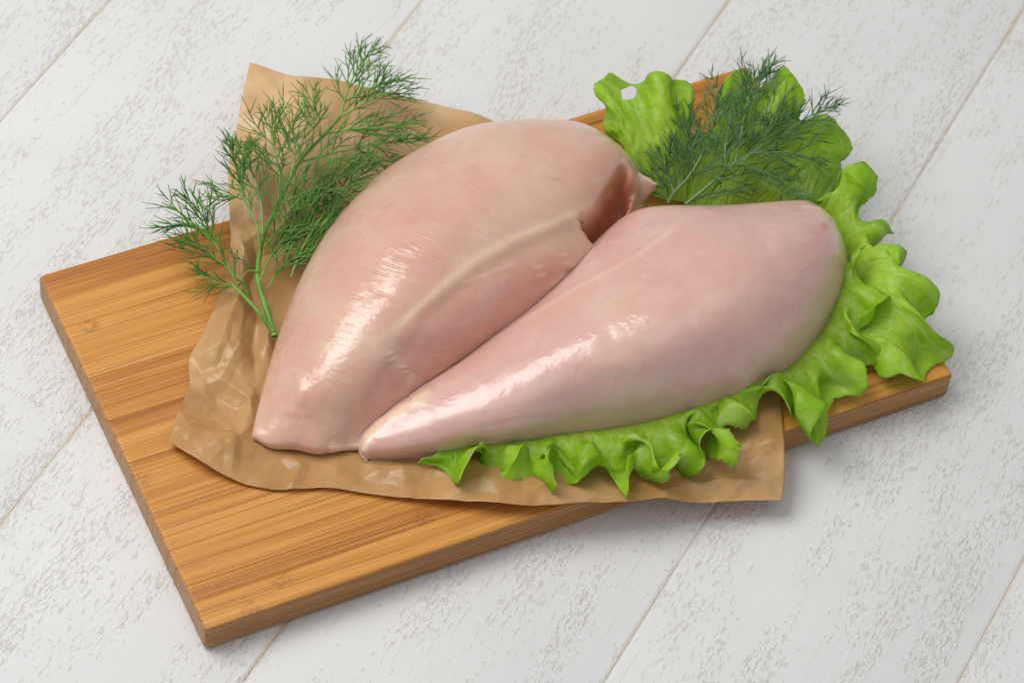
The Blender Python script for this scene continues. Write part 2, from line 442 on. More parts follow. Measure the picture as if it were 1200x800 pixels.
# ------------------------------------------------------------------ brown baking paper
def P3(rows): return np.array([[at(*p) for p in r] for r in rows])
paper_rows = [
 [(293, 73, 9), (322, 82, 8), (352, 88, 9), (385, 92, 7), (425, 101, 7), (470, 112, 8), (520, 125, 7), (575, 141, 6), (680, 205, 1), (790, 270, 1), (895, 335, 1)],
 [(279, 135, 7), (308, 140, 8), (340, 145, 5), (375, 150, 8), (420, 158, 6), (470, 168, 6), (525, 182, 4), (590, 205, 1.5), (690, 250, 1), (795, 305, 1), (898, 365, 1)],
 [(268, 195, 5), (298, 200, 6), (332, 208, 3), (370, 214, 5), (415, 222, 3), (470, 234, 2), (530, 248, 1), (600, 265, 1), (695, 300, 1), (800, 345, 1), (902, 400, 1)],
 [(269, 255, 4), (298, 260, 3), (330, 266, 4.5), (368, 274, 2), (415, 284, 1), (470, 296, 1), (530, 308, 1), (605, 322, 1), (700, 350, 1), (803, 388, 1), (908, 430, 1)],
 [(270, 292, 3), (292, 300, 5), (322, 312, 2), (362, 324, 2), (412, 334, 1), (470, 346, 1), (535, 358, 1), (610, 370, 1), (705, 392, 1), (806, 422, 1), (912, 455, 1)],
 [(259, 342, 4), (282, 348, 6), (312, 358, 2.5), (354, 372, 1), (408, 384, 1), (468, 396, 1), (538, 406, 1), (614, 416, 1), (708, 432, 1), (808, 454, 1), (916, 480, 1)],
 [(240, 385, 4), (268, 392, 6), (302, 402, 3), (348, 418, 1), (404, 430, 1), (466, 440, 1), (540, 450, 1), (618, 458, 1), (712, 470, 1), (810, 486, 1), (917, 505, 1)],
 [(222, 418, 4.5), (250, 428, 6), (290, 440, 3), (338, 454, 1), (398, 464, 1), (464, 474, 1), (542, 484, 1), (622, 492, 1), (714, 502, 1), (812, 512, 1), (918, 524, .4)],
 [(222, 452, 5), (248, 460, 4), (286, 468, 2), (334, 480, 1), (394, 492, 1), (464, 504, 1), (544, 514, 1), (624, 522, 1), (716, 530, 1), (814, 538, .6), (919, 545, -.5)],
 [(208, 484, 4), (238, 492, 4), (278, 500, 2), (328, 512, 1), (390, 524, 1), (464, 532, 1.3), (546, 540, 1.5), (626, 548, 1.5), (718, 554, 1.3), (816, 558, -.2), (920, 563, -2)],
 [(197, 519, 3), (226, 539, 3.5), (266, 558, 3), (322, 571, 3), (386, 570, 3), (462, 580, 3.5), (546, 590, 3.5), (612, 596, 4), (718, 590, 3), (816, 586, -1), (917, 583, -3)]]
C = P3(paper_rows)
G = cr(C, 38); G = np.swapaxes(cr(np.swapaxes(G, 0, 1), 38), 0, 1)
nv, nu = G.shape[:2]; XY = G[..., :2]
pp = pix(G.reshape(-1, 3)).reshape(nv, nu, 2); pf = pp.reshape(-1, 2)
vis = np.clip(1-sstep(pp[..., 0], 330, 520)*(1-sstep(pp[..., 1], 470, 545)), .0, 1)
onb = (XY[..., 0] > -.002) & (XY[..., 0] < BW+.002) & (XY[..., 1] > -.002) & (XY[..., 1] < BD+.002)
front = sstep(pp[..., 1], 500, 560)
amp = np.zeros((nv, nu)); prng = np.random.default_rng(21)
def facets(XY, cell, seed, ang):
    """sharp-edged crumple: heights at jittered lattice points, flat triangles between them"""
    c_, s__ = math.cos(ang), math.sin(ang)
    q = np.stack([(XY[..., 0]*c_+XY[..., 1]*s__), (-XY[..., 0]*s__+XY[..., 1]*c_)], -1)/cell
    o = np.stack([q[..., 0]*.55, q[..., 1]*.55, np.full(q.shape[:2], seed*1.37)], -1)
    q = q+np.stack([vnoise(o), vnoise(o+31.7)], -1)*.75
    q[..., 1] *= 1.1547; q[..., 0] -= q[..., 1]*.5
    I = np.floor(q).astype(np.int64); f = q-I
    def hh(a, b): return hash3(I[..., 0]+a, I[..., 1]+b, np.full(I.shape[:2], seed))
    up = f[..., 0]+f[..., 1] > 1
    lo = hh(0, 0)*(1-f[..., 0]-f[..., 1])+hh(1, 0)*f[..., 0]+hh(0, 1)*f[..., 1]
    hi = hh(1, 1)*(f[..., 0]+f[..., 1]-1)+hh(0, 1)*(1-f[..., 0])+hh(1, 0)*(1-f[..., 1])
    e = np.minimum(np.minimum(f[..., 0], f[..., 1]), np.abs(1-f[..., 0]-f[..., 1]))
    return np.where(up, hi, lo), e
f1, e1 = facets(XY, .030, 3, .5); f2, e2 = facets(XY, .013, 5, 1.3); f3, e3 = facets(XY, .0062, 8, .2)
rough_ = sstep(vnoise(np.stack([XY[..., 0]*22, XY[..., 1]*22, XY[..., 0]*0+4], -1)), -.4, .5)
amp += f1*.0042+f2*.0026*(.5+.5*rough_)+f3*.0009*(.4+.6*rough_)
cre = np.zeros(len(pf))
folds = [([(356, 88), (352, 140), (338, 200)], 22, 2.4), ([(280, 140), (325, 165), (400, 178)], 26, -1.8), ([(425, 100), (400, 150), (380, 200)], 20, -1.8),
 ([(470, 112), (455, 150), (430, 180)], 20, 1.6), ([(275, 180), (300, 215), (310, 270)], 20, 2.2), ([(268, 255), (300, 262), (330, 250)], 16, -1.6),
 ([(268, 262), (285, 300), (282, 345), (262, 395), (250, 430)], 18, 2.8), ([(300, 290), (306, 340), (296, 400), (300, 450)], 16, -2.0), ([(318, 330), (312, 380), (318, 420)], 12, 1.6),
 ([(222, 418), (262, 410), (300, 425)], 16, 1.8), ([(222, 452), (258, 446), (292, 470), (300, 500)], 16, 2.2), ([(258, 446), (280, 410), (286, 380)], 12, 1.6),
 ([(210, 480), (250, 490), (295, 530)], 20, -1.4), ([(225, 535), (262, 520), (300, 530)], 14, 1.3), ([(340, 572), (352, 545), (335, 528)], 12, 1.6),
 ([(264, 500), (276, 520), (270, 556)], 10, .9), ([(400, 570), (440, 552), (520, 556)], 14, .9), ([(520, 586), (560, 566), (640, 580), (720, 584)], 14, 1.1),
 ([(600, 596), (640, 570), (690, 582)], 10, .8), ([(770, 586), (800, 566), (850, 560), (915, 566)], 12, 1.2), ([(820, 540), (860, 528), (915, 520)], 12, 1.4),
 ([(850, 584), (870, 560), (866, 530), (890, 500)], 10, .9), ([(292, 75), (330, 110), (352, 140)], 18, 1.2), ([(520, 125), (500, 145), (470, 160)], 16, 1.2)]
for poly, wd, h in folds:
    d, tt = seg_dist(pf, poly)
    d = d+1.5*vnoise(np.stack([pf[:, 0]*.09, pf[:, 1]*.09, pf[:, 0]*0], -1))
    e = np.clip(np.minimum(tt, 1-tt)*5+.25, 0, 1)
    tent = np.clip(1-np.abs(d)/wd, 0, 1)*e
    amp += (tent*h*.0012).reshape(nv, nu)
    brk = sstep(vnoise(np.stack([pf[:, 0]*.05, pf[:, 1]*.05, np.full(len(pf), wd)], -1)), -.25, .35)
    cre = np.maximum(cre, np.exp(-(d/1.0)**2)*e*brk*(1 if h > 0 else .55))
OUT1 = [(296, 512), (330, 390), (400, 250), (480, 180), (560, 145), (640, 137), (700, 150), (760, 210), (700, 300), (560, 412), (440, 500), (430, 530), (350, 530)]
OUT2 = [(425, 520), (560, 412), (740, 250), (920, 240), (995, 310), (940, 410), (800, 488), (600, 526), (440, 540)]
dc = np.full(len(pf), 1e9)
for oc in (OUT1, OUT2):
    d, _ = seg_dist(pf, oc+[oc[0]]); dc = np.minimum(dc, np.where(inside(pf, oc), 0, d))
amp *= sstep(dc, 0, 14).reshape(nv, nu)
G[..., 2] += amp*np.clip(vis, 0, 1)*(1-.1*front)-.0004*vis
floor_z = np.where(onb, T+.0005, .003)
G[..., 2] = np.maximum(G[..., 2], floor_z)
lap = np.maximum(cre.reshape(nv, nu), np.exp(-(e2/.035)**2)*.45*rough_)*np.clip(vis, 0, 1)
me = bpy.data.meshes.new('parchment_sheet'); me.from_pydata(G.reshape(-1, 3).tolist(), [], [tuple(reversed(f)) for f in grid_faces(nv, nu)]); me.update()
a = me.attributes.new('crease', 'FLOAT', 'POINT'); a.data.foreach_set('value', lap.reshape(-1).astype(np.float32))
damp_showthrough = np.maximum(.72, 1-sstep(dc, 30, 280))*sstep(pf[:, 1]+.25*pf[:, 0], 250, 370); damp_showthrough = np.maximum(damp_showthrough, (1-sstep(dc, 5, 30))*.6)  # juice around the meat, board glowing through painted over the lower sheet
a = me.attributes.new('damp_showthrough', 'FLOAT', 'POINT'); a.data.foreach_set('value', damp_showthrough.astype(np.float32))
me.polygons.foreach_set('use_smooth', [True]*len(me.polygons)); me.materials.append(M_PAPER)
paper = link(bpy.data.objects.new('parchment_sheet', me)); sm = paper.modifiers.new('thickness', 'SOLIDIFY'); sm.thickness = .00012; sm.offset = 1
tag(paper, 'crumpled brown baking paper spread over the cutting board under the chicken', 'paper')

# ------------------------------------------------------------------ chicken breasts
def breast_grid(rows, sub=12, sm=8, lift_l=(3, 1, -6), end=(1.5, .5)):
    R_ = []
    for r in rows:
        p = np.array([at(*q) for q in r])
        def side(a, b):
            d = a-b; d[2] = 0; d /= np.linalg.norm(d)+1e-9; h = a[2]-T
            s = [a+d*lift_l[0]*.001*min(1, h/.015), a+d*lift_l[1]*.001*min(1, h/.015), a+d*lift_l[2]*.001*min(1, h/.015)]
            s[0][2] = T+h*.62; s[1][2] = T+h*.25; s[2][2] = T+.0003
            return s
        L = side(p[0], p[1]); Rr = side(p[-1], p[-2])
        R_.append(np.array(L[::-1]+list(p)+Rr))
    R_ = np.array(R_)
    def cap(a, b):
        d = (a-b); d[:, 2] = 0; dm = d.mean(0); dm /= np.linalg.norm(dm)+1e-9
        c = a.mean(0); out = []
        for k, (sc, zz, push) in enumerate(((.97, .62, end[0]), (.9, .22, end[1]), (.7, 0, -6))):
            q = c+(a-c)*sc+dm*push*.001; q[:, 2] = T+(a[:, 2]-T)*zz+.0003; out.append(q)
        return out
    c0 = cap(R_[0], R_[1]); c1 = cap(R_[-1], R_[-2])
    A = np.array(c0[::-1]+list(R_)+c1)
    G = cr(A, sub); G = np.swapaxes(cr(np.swapaxes(G, 0, 1), sub), 0, 1)
    return blur(G, sm)
def breast_object(name, G, mat, strokes, region=(), lump=.0005, seed=0):
    nv, nu = G.shape[:2]
    N = grid_normals(G)
    if N[nv//2, nu//2, 2] < 0: N = -N
    G = G+N*(fbm(G*26+seed*7.7, 2)*lump)[..., None]
    P = G.reshape(-1, 3).copy(); NN = N.reshape(-1, 3)
    px = pix(P); facing = ((CC-P)*NN).sum(1) > 0
    fat = np.zeros(len(P)); red = np.zeros(len(P)); pink = np.zeros(len(P)); fib = np.zeros(len(P))
    for s in region:   # broad tints and hollows: ('dig', polygon, depth_mm, soft_px) / ('pink'|'red'|'fat', polygon, amount, soft)
        kind, poly, amt, soft = s[:4]
        pj = px+(np.stack([vnoise(P*170), vnoise(P*170+9)], -1)*2.5 if kind == 'dig' else 0)
        ins = inside(pj, poly); d, _ = seg_dist(pj, list(poly)+[poly[0]])
        m = np.where(ins, .5+.5*np.clip(d/soft, 0, 1), .5-.5*np.clip(d/soft, 0, 1)); m = sstep(m, 0, 1)*facing
        if kind == 'dig': P[:, 2] -= np.where(facing, np.where(ins, sstep(d, 0, soft), 0), 0)*amt*.001
        elif kind == 'lift': P += NN*(m*amt*.001)[:, None]
        elif kind == 'pink': pink = np.maximum(pink, m*amt)
        elif kind == 'red': red = np.maximum(red, m*amt)
        elif kind == 'fibre': fib = np.maximum(fib, m*amt)
        elif kind == 'fat': fat = np.maximum(fat, m*amt)
    for s in strokes:  # (polyline, width_px, height_mm, fat amount, fade ends, red)
        poly, wd, hh, fa, fade, rd = s
        d, tt = seg_dist(px, poly)
        wob = 1+.35*vnoise(np.stack([tt*9+seed, np.full_like(tt, len(poly)), tt*0], -1))
        g = np.exp(-(d/(wd*wob))**2)*facing
        e = np.clip(np.minimum(tt, 1-tt)*8, 0, 1)**.7 if fade else 1.0
        P += NN*(g*e*hh*.001)[:, None]
        fat = np.maximum(fat, np.exp(-(d/(wd*wob*.9))**2)*facing*fa*e); red = np.maximum(red, g*rd*e)
    P[:, 2] = np.maximum(P[:, 2], T+.0002)
    faces = grid_faces(nv, nu)
    for i in range(nv-1): faces.append((i*nu+nu-1, i*nu, (i+1)*nu, (i+1)*nu+nu-1))
    faces.append(tuple(range(nu))); faces.append(tuple((nv-1)*nu+j for j in range(nu))[::-1])
    me = bpy.data.meshes.new(name); me.from_pydata(P.tolist(), [], faces); me.update()
    for nm, ar in (('fat', fat), ('red', red), ('pink', pink), ('fibre', fib)):
        a = me.attributes.new(nm, 'FLOAT', 'POINT'); a.data.foreach_set('value', np.clip(ar, 0, 1).astype(np.float32))
    uvl = me.uv_layers.new(name='UVMap')
    li = np.zeros(len(me.loops), np.int32); me.loops.foreach_get('vertex_index', li)
    uv = np.stack([(li % nu)/(nu-1), (li//nu)/(nv-1)], -1); uvl.data.foreach_set('uv', uv.astype(np.float32).ravel())
    bm = bmesh.new(); bm.from_mesh(me); bmesh.ops.recalc_face_normals(bm, faces=bm.faces); bm.to_mesh(me); bm.free()
    me.polygons.foreach_set('use_smooth', [True]*len(me.polygons)); me.materials.append(mat)
    return link(bpy.data.objects.new(name, me))

B1 = [
 [(300, 506, 6), (318, 514, 7), (347, 513, 9), (378, 521, 8), (408, 518, 6), (434, 520, 4)],
 [(306, 478, 8), (328, 482, 13), (362, 488, 15), (400, 493, 14), (432, 496, 10), (462, 492, 6)],
 [(316, 440, 11), (340, 446, 19), (378, 454, 24), (420, 462, 22), (462, 467, 16), (500, 464, 8)],
 [(334, 385, 14), (362, 391, 26), (406, 402, 33), (456, 414, 31), (508, 422, 22), (552, 424, 10)],
 [(364, 312, 18), (400, 321, 33), (450, 336, 41), (504, 353, 39), (556, 367, 30), (606, 384, 15)],
 [(405, 246, 22), (441, 256, 37), (492, 277, 45), (547, 299, 43), (604, 323, 34), (655, 345, 18)],
 [(468, 188, 26), (508, 201, 39), (560, 225, 46), (613, 250, 44), (658, 277, 36), (698, 304, 20)],
 [(543, 149, 30), (584, 165, 41), (630, 190, 45), (672, 216, 42), (703, 240, 33), (727, 266, 18)],
 [(618, 138, 32), (654, 148, 38), (690, 166, 39), (717, 184, 36), (737, 208, 28), (748, 238, 16)],
 [(676, 143, 28), (699, 150, 30), (721, 165, 30), (739, 183, 27), (751, 204, 21), (755, 228, 12)]]
G1 = breast_grid(B1)
HOLLOW = [(675, 252), (696, 240), (711, 218), (728, 190), (737, 200), (744, 222), (742, 242), (722, 266), (704, 290), (693, 284), (682, 270)]
breast_a = breast_object('chicken_breast', G1, M_MEAT1,
  [([(712, 228), (690, 243), (650, 260), (600, 280), (555, 306), (520, 334), (488, 362), (462, 388), (445, 402)], 5.5, .15, .6, True, 0),
   ([(700, 252), (660, 270), (610, 292), (562, 320), (525, 350), (495, 380)], 7, -.15, 0, True, 0),
   ([(480, 392), (452, 440), (432, 480), (415, 515)], 11, -1.0, 0, True, 0), ([(350, 470), (372, 500), (392, 526)], 9, -.7, 0, True, 0),
   ([(451, 409), (462, 420), (476, 430), (482, 440), (480, 452)], 2.2, .7, .7, True, 0),
   ([(675, 255), (682, 272), (694, 286), (698, 300)], 5, 1.0, .75, False, 0),
   ([(655, 209), (657, 210)], 1.2, .1, 0, False, .8), ([(420, 300), (440, 322), (446, 350)], 10, -.5, 0, True, 0), ([(560, 190), (590, 220), (600, 250)], 16, -.6, 0, True, 0),
   ([(500, 210), (470, 260), (440, 300)], 16, .6, 0, True, 0), ([(345, 430), (352, 460), (345, 490)], 9, .6, 0, True, 0),
   ([(596, 372), (604, 374), (614, 371)], 2.5, .6, .7, True, 0),
   ([(655, 288), (659, 303), (668, 309), (676, 303)], 2.2, .7, .9, True, 0),
   ([(622, 305), (628, 312), (632, 322)], 2.4, .6, .75, True, 0), ([(540, 330), (570, 318), (600, 306)], 2, .2, .4, True, 0), ([(640, 335), (652, 322), (660, 318)], 1.8, .3, .6, True, 0), ([(500, 440), (530, 418), (560, 400)], 1.6, .2, .35, True, 0),
   ([(728, 188), (738, 198), (746, 214), (750, 226)], 4, .8, .35, True, 0),
   ([(695, 256), (715, 250), (738, 247)], 1.5, .3, .35, True, .2),
   ([(432, 524), (405, 526), (385, 524)], 6, .6, .6, True, 0)],
  region=[('dig', [(700, 246), (690, 246), (650, 263), (600, 283), (555, 309), (520, 337), (488, 366), (470, 400), (450, 450), (440, 530), (520, 500), (640, 400), (730, 320)], 1.5, 14), ('fat', [(690, 262), (640, 278), (620, 300), (660, 310), (695, 296)], .22, 14), ('red', [(480, 395), (600, 375), (560, 425), (500, 470), (440, 505)], .10, 20), ('lift', [(692, 292), (640, 282), (560, 325), (500, 385), (520, 430), (600, 378)], 2.8, 34), ('dig', HOLLOW, 16, 14), ('red', HOLLOW, .8, 7),
          ('pink', [(700, 300), (640, 290), (560, 320), (470, 400), (400, 500), (440, 520), (520, 465), (610, 390)], .8, 28),
          ('red', [(690, 170), (728, 178), (712, 215), (690, 235)], .10, 16),
          ('fibre', [(420, 330), (440, 260), (520, 220), (560, 240), (520, 300), (460, 370), (400, 420), (380, 400)], 1.0, 40)], seed=1)
tag(breast_a, 'larger peach raw chicken breast at left with folded end and creamy fat line', 'chicken breast', 'raw chicken breasts on the paper')

B2 = [
 [(430, 503, 5), (427, 510, 7), (427, 518, 7.5), (430, 526, 7), (436, 532, 5), (444, 537, 1.5)],
 [(447, 488, 9.5), (453, 495, 12.5), (459, 505, 13.8), (465, 516, 13), (470, 527, 10), (474, 537, 2)],
 [(482, 462, 14), (496, 470, 19), (508, 484, 20.5), (517, 500, 19), (523, 517, 14), (526, 533, 2.5)],
 [(545, 420, 18), (563, 430, 25.5), (580, 450, 28), (592, 476, 26), (600, 502, 18), (604, 524, 3.5)],
 [(604, 374, 20), (628, 388, 31), (650, 414, 36), (667, 448, 32), (678, 484, 19), (683, 512, 5)],
 [(658, 326, 23), (690, 342, 36), (720, 376, 43), (744, 420, 39), (759, 464, 23), (766, 497, 6)],
 [(708, 276, 26), (748, 294, 40), (790, 333, 48), (822, 382, 45), (843, 430, 28), (852, 469, 9)],
 [(756, 243, 30), (808, 258, 41), (853, 299, 50), (889, 350, 46), (912, 400, 30), (922, 432, 12)],
 [(838, 240, 32), (872, 252, 40), (908, 280, 46), (938, 319, 42), (957, 362, 27), (963, 390, 12)],
 [(905, 237, 31), (930, 243, 34), (955, 262, 37), (977, 291, 33), (987, 326, 22), (990, 350, 11)],
 [(945, 236, 25), (961, 243, 26), (977, 259, 26), (988, 280, 23), (994, 305, 16), (994, 327, 9)]]
G2 = breast_grid(B2)
breast_b = breast_object('chicken_breast', G2, M_MEAT2,
  [([(812, 244), (795, 262), (778, 278), (745, 300), (715, 318), (680, 335), (640, 358), (600, 384)], 3.0, .4, .32, True, 0),
   ([(500, 462), (470, 480), (445, 497), (432, 512), (428, 526)], 7, .9, .9, False, 0),
   ([(755, 320), (757, 326)], 4, .3, .6, True, 0),
   ([(700, 475), (712, 458), (722, 438)], 1.6, .15, .4, True, 0), ([(816, 440), (832, 420), (852, 400)], 1.5, .15, .35, True, 0), ([(860, 455), (882, 432), (905, 415)], 2.2, .2, .35, True, 0),
   ([(925, 330), (940, 312), (955, 298)], 1.5, .15, .3, True, 0), ([(620, 470), (640, 455), (655, 436)], 1.4, .12, .3, True, 0), ([(560, 500), (600, 492), (650, 488)], 3, -.25, 0, True, .06),
   ([(790, 300), (830, 330), (880, 350)], 14, .5, 0, True, 0), ([(700, 400), (760, 420), (800, 460)], 12, -.5, 0, True, 0), ([(880, 262), (905, 300), (925, 350)], 12, -.5, 0, True, 0),
   ([(938, 240), (960, 246), (980, 262)], 5, .7, .3, True, 0),
   ([(962, 262), (970, 268)], 3, .1, 0, True, .5),
   ([(487, 463), (490, 466)], 2, .1, 0, True, .6)],
  region=[('pink', [(750, 243), (810, 246), (740, 300), (640, 355), (600, 380), (640, 340), (710, 278)], .9, 14),
          ('pink', [(450, 500), (560, 430), (760, 400), (800, 470), (620, 520), (480, 535)], .55, 60)], seed=2)
tag(breast_b, 'smaller pink raw chicken breast at right tapering to a yellowish fatty tip', 'chicken breast', 'raw chicken breasts on the paper')

def blob(name, pts, mat, parent, rad, seg=10, ring=10, **attrs):
    """tapered soft tube through points"""
    P = cr(np.array([[*at(*p[:3]), r] for p, r in zip(pts, rad)]), 6)
    V = []; n = len(P)
    for i in range(n):
        t = P[min(i+1, n-1), :3]-P[max(i-1, 0), :3]; t /= np.linalg.norm(t)+1e-12
        a = np.cross(t, [0, 0, 1]); a /= np.linalg.norm(a)+1e-12; b = np.cross(a, t)
        for k in range(ring):
            an = 2*PI*k/ring; V.append(P[i, :3]+(a*math.cos(an)+b*math.sin(an))*max(P[i, 3], 1e-5))
    V = np.array(V); V += (vnoise(V*260)*.0008)[:, None]
    F = [(i*ring+k, i*ring+(k+1) % ring, (i+1)*ring+(k+1) % ring, (i+1)*ring+k) for i in range(n-1) for k in range(ring)]
    F += [tuple(range(ring))[::-1], tuple((n-1)*ring+k for k in range(ring))]
    o = mesh_obj(name, V, F, mat, parent)
    for nm, v in attrs.items():
        a = o.data.attributes.new(nm, 'FLOAT', 'POINT'); a.data.foreach_set('value', [v]*len(V))
    return o
blob('fat_tip', [(438, 506, 8), (430, 514, 6.5), (426, 522, 5), (427, 531, 3), (431, 540, 1)], M_MEAT2, breast_b, [.0008, .0017, .0021, .0017, .0004], fat=.42)
ca, cb = cr(np.array([at(736, 194, 25), at(752, 205, 22), at(769, 219, 18)]), 5), cr(np.array([at(746, 243, 11), at(757, 232, 14), at(769, 220, 17.5)]), 5)
fl = np.array([ca*(1-q)+cb*q+np.array([0, 0, .0022])*math.sin(PI*q) for q in np.linspace(0, 1, 9)]); fl += (vnoise(fl*300)*.0004)[..., None]
flap = mesh_obj('flap', fl.reshape(-1, 3), grid_faces(9, len(ca)), M_MEAT1, breast_a)
for nm, vl in (('fat', .35), ('red', .12)): flap.data.attributes.new(nm, 'FLOAT', 'POINT').data.foreach_set('value', [vl]*len(flap.data.vertices))
md = flap.modifiers.new('thickness', 'SOLIDIFY'); md.thickness = .0014; md.offset = 0

# ------------------------------------------------------------------ lettuce
def resample(P, n):
    P = cr(P, 12); L = np.r_[0, np.cumsum(np.linalg.norm(np.diff(P, axis=0), axis=1))]
    q = np.linspace(0, L[-1], n); return np.stack([np.interp(q, L, P[:, k]) for k in range(3)], -1)
def upsample(G, k):
    G = cr(G, k); return np.swapaxes(cr(np.swapaxes(G, 0, 1), k), 0, 1)
# height of the two fillets over the board, so that leaves lie against the meat and not inside it
HG, HX0, HY0, HS = np.zeros((260, 420)), -.03, -.04, .001
for g_ in (G1, G2):
    q = upsample(g_[::2, ::2], 2).reshape(-1, 3)
    ix = ((q[:, 0]-HX0)/HS).astype(int).clip(0, 419); iy = ((q[:, 1]-HY0)/HS).astype(int).clip(0, 259)
    np.maximum.at(HG, (iy, ix), q[:, 2])
for _ in range(2):
    HG = np.maximum.reduce([HG, np.roll(HG, 1, 0), np.roll(HG, -1, 0), np.roll(HG, 1, 1), np.roll(HG, -1, 1)])
GY, GX = np.gradient(blur(HG, 6), HS)
def grow(C, growth, seed, pin=.3, wave=.013, iters=260, stiff=.5, floor=1.2, hold=.012, start=.35, amp=.0016):
    """a leaf blade whose edge has grown longer than the blade can lie flat: it buckles into a frill.
    C[u, v]: resting sheet, v = 0 hidden base, v = 1 free edge"""
    nu, nv = C.shape[:2]; v = np.linspace(0, 1, nv); X = C.copy(); rg = np.random.default_rng(seed)
    g = 1+growth*np.clip((v-start)/(1-start), 0, 1)**1.6
    su = np.r_[0, np.cumsum(np.linalg.norm(np.diff(C[:, -1], axis=0), axis=1))]
    lg = 1+.45*vnoise(np.stack([su*60, su*0+seed, su*0], -1))        # uneven growth
    N = grid_normals(C)
    ph = 2*PI*su/wave+2.5*vnoise(np.stack([su*45, su*0+seed+3, su*0], -1))
    X = X+N*(np.sin(ph)[:, None]*amp*np.clip((v-.3)/.7, 0, 1)[None, :]**1.2)[..., None]+N*(fbm(C*110+seed, 2)*.0006*np.clip((v-.15)*2, 0, 1)[None, :])[..., None]
    Lu = np.linalg.norm(np.diff(C, axis=0), axis=2)*(1+(g[None, :]-1)*.5*(lg[1:]+lg[:-1])[:, None])
    Lv = np.linalg.norm(np.diff(C, axis=1), axis=2)*1.06
    L2u = (Lu[1:]+Lu[:-1]); L2v = (Lv[:, 1:]+Lv[:, :-1]); L4u = L2u[2:]+L2u[:-2]; L6u = L4u[2:]+L2u[:-4]
    k = np.where(v < pin, 1.0, hold*(1-np.clip((v-pin)/(1-pin), 0, 1)*.75))[None, :, None]
    def solve(X, A, B, L, s_, only_short=False, par=None):
        a = X[A]; b = X[B]; d = b-a; l = np.linalg.norm(d, axis=-1)+1e-9
        c = (l-L)/l*s_*.5
        if only_short: c = np.minimum(c, 0)
        d = d*c[..., None]; X[A] += d; X[B] -= d
    S = np.s_
    Ld1 = None
    for it in range(iters):
        for o in (0, 1):
            n = (nu-1-o)//2; i0 = np.arange(n)*2+o
            solve(X, S[i0], S[i0+1], Lu[i0], .9)
            m = (nv-1-o)//2; j0 = np.arange(m)*2+o
            a = X[:, j0]; b = X[:, j0+1]; d = b-a; l = np.linalg.norm(d, axis=-1)+1e-9; c = (l-Lv[:, j0])/l*.45
            X[:, j0] += d*c[..., None]; X[:, j0+1] -= d*c[..., None]
        for st, LL, q, lim in ((2, L2u, stiff, .985), (4, L4u, stiff, .92), (6, L6u, stiff*.6, .80)):
            for o in range(st):
                i0 = np.arange(o, nu-st, st*2) if False else np.arange(o, nu-st, st+1)
                solve(X, S[i0], S[i0+st], LL[i0]*lim, q, True)
        a = X[:, :-2]; b = X[:, 2:]; d = b-a; l = np.linalg.norm(d, axis=-1)+1e-9; c = np.minimum((l-L2v*.96)/l, 0)*stiff*.35
        X[:, :-2] += d*c[..., None]; X[:, 2:] -= d*c[..., None]
        X += (C-X)*k
        onb = (X[..., 0] > -.001) & (X[..., 0] < BW+.001) & (X[..., 1] > -.001) & (X[..., 1] < BD+.001)
        X[..., 2] = np.maximum(X[..., 2], np.where(onb, T+floor*.001, .002))
        if it % 3 == 0:     # keep out of the meat
            ix = ((X[..., 0]-HX0)/HS).astype(int).clip(0, 419); iy = ((X[..., 1]-HY0)/HS).astype(int).clip(0, 259)
            hz = HG[iy, ix]; bad = (hz > X[..., 2]) & (v[None, :] > pin+.02)
            gx, gy = GX[iy, ix], GY[iy, ix]; gn = np.hypot(gx, gy)+1e-6
            X[..., 0] -= np.where(bad, gx/gn*.0006, 0); X[..., 1] -= np.where(bad, gy/gn*.0006, 0)
    return X
def leaf_sheet(base, edge, mids, nu, nv, growth, seed, hole=None, up=2, **kw):
    """base and edge: curves (px, py, z); mids: heights (mm) added half way; grown into a frilled sheet"""
    B = resample(np.array([at(*p) for p in base]), nu); E = resample(np.array([at(*p) for p in edge]), nu)
    v = np.linspace(0, 1, nv)[None, :, None]
    C = B[:, None]*(1-v)+E[:, None]*v
    md = np.interp(np.linspace(0, 1, nu), np.linspace(0, 1, len(mids)), mids)
    C[..., 2] += (md[:, None]*.001)*(4*v[..., 0]*(1-v[..., 0]))
    X = grow(C, growth, seed, **kw)
    su = np.r_[0, np.cumsum(np.linalg.norm(np.diff(C[:, -1], axis=0), axis=1))]; sv = np.linalg.norm(E-B, axis=1).mean()
    G = upsample(blur(X, 1), up); n0, n1 = G.shape[:2]
    N = grid_normals(G); vv = np.linspace(0, 1, n1)[None, :]
    q0 = np.stack(np.broadcast_arrays(np.linspace(0, su[-1], n0)[:, None]*1.4, np.linspace(0, sv, n1)[None, :], np.zeros((1, 1))+seed*.1), -1)
    bl = np.abs(vnoise(q0*230)); bl2 = np.abs(vnoise(q0*110+5))
    G = G+N*(((bl-.3)*.00035+(bl2-.3)*.0006)*np.clip(1.25-vv, .2, 1))[..., None]
    sj = np.linspace(0, su[-1], n0); e = vnoise(np.stack([sj*700, sj*0+seed, sj*0], -1))+.6*vnoise(np.stack([sj*1700, sj*0+seed, sj*0], -1))
    G[:, -1] += (G[:, -1]-G[:, -3])*(e*.28)[:, None]
    F = grid_faces(n0, n1); P = G.reshape(-1, 3)
    if hole is not None:
        cen = pix(P[np.array(F)].mean(1)); kk = ~inside(cen, hole); F = [f for f, q in zip(F, kk) if q]
    rim = np.tile(vv[0], n0)
    UV = np.stack(np.broadcast_arrays(np.linspace(0, su[-1], n0)[:, None], np.linspace(0, sv, n1)[None, :]), -1).reshape(-1, 2)
    return P, F, rim, UV
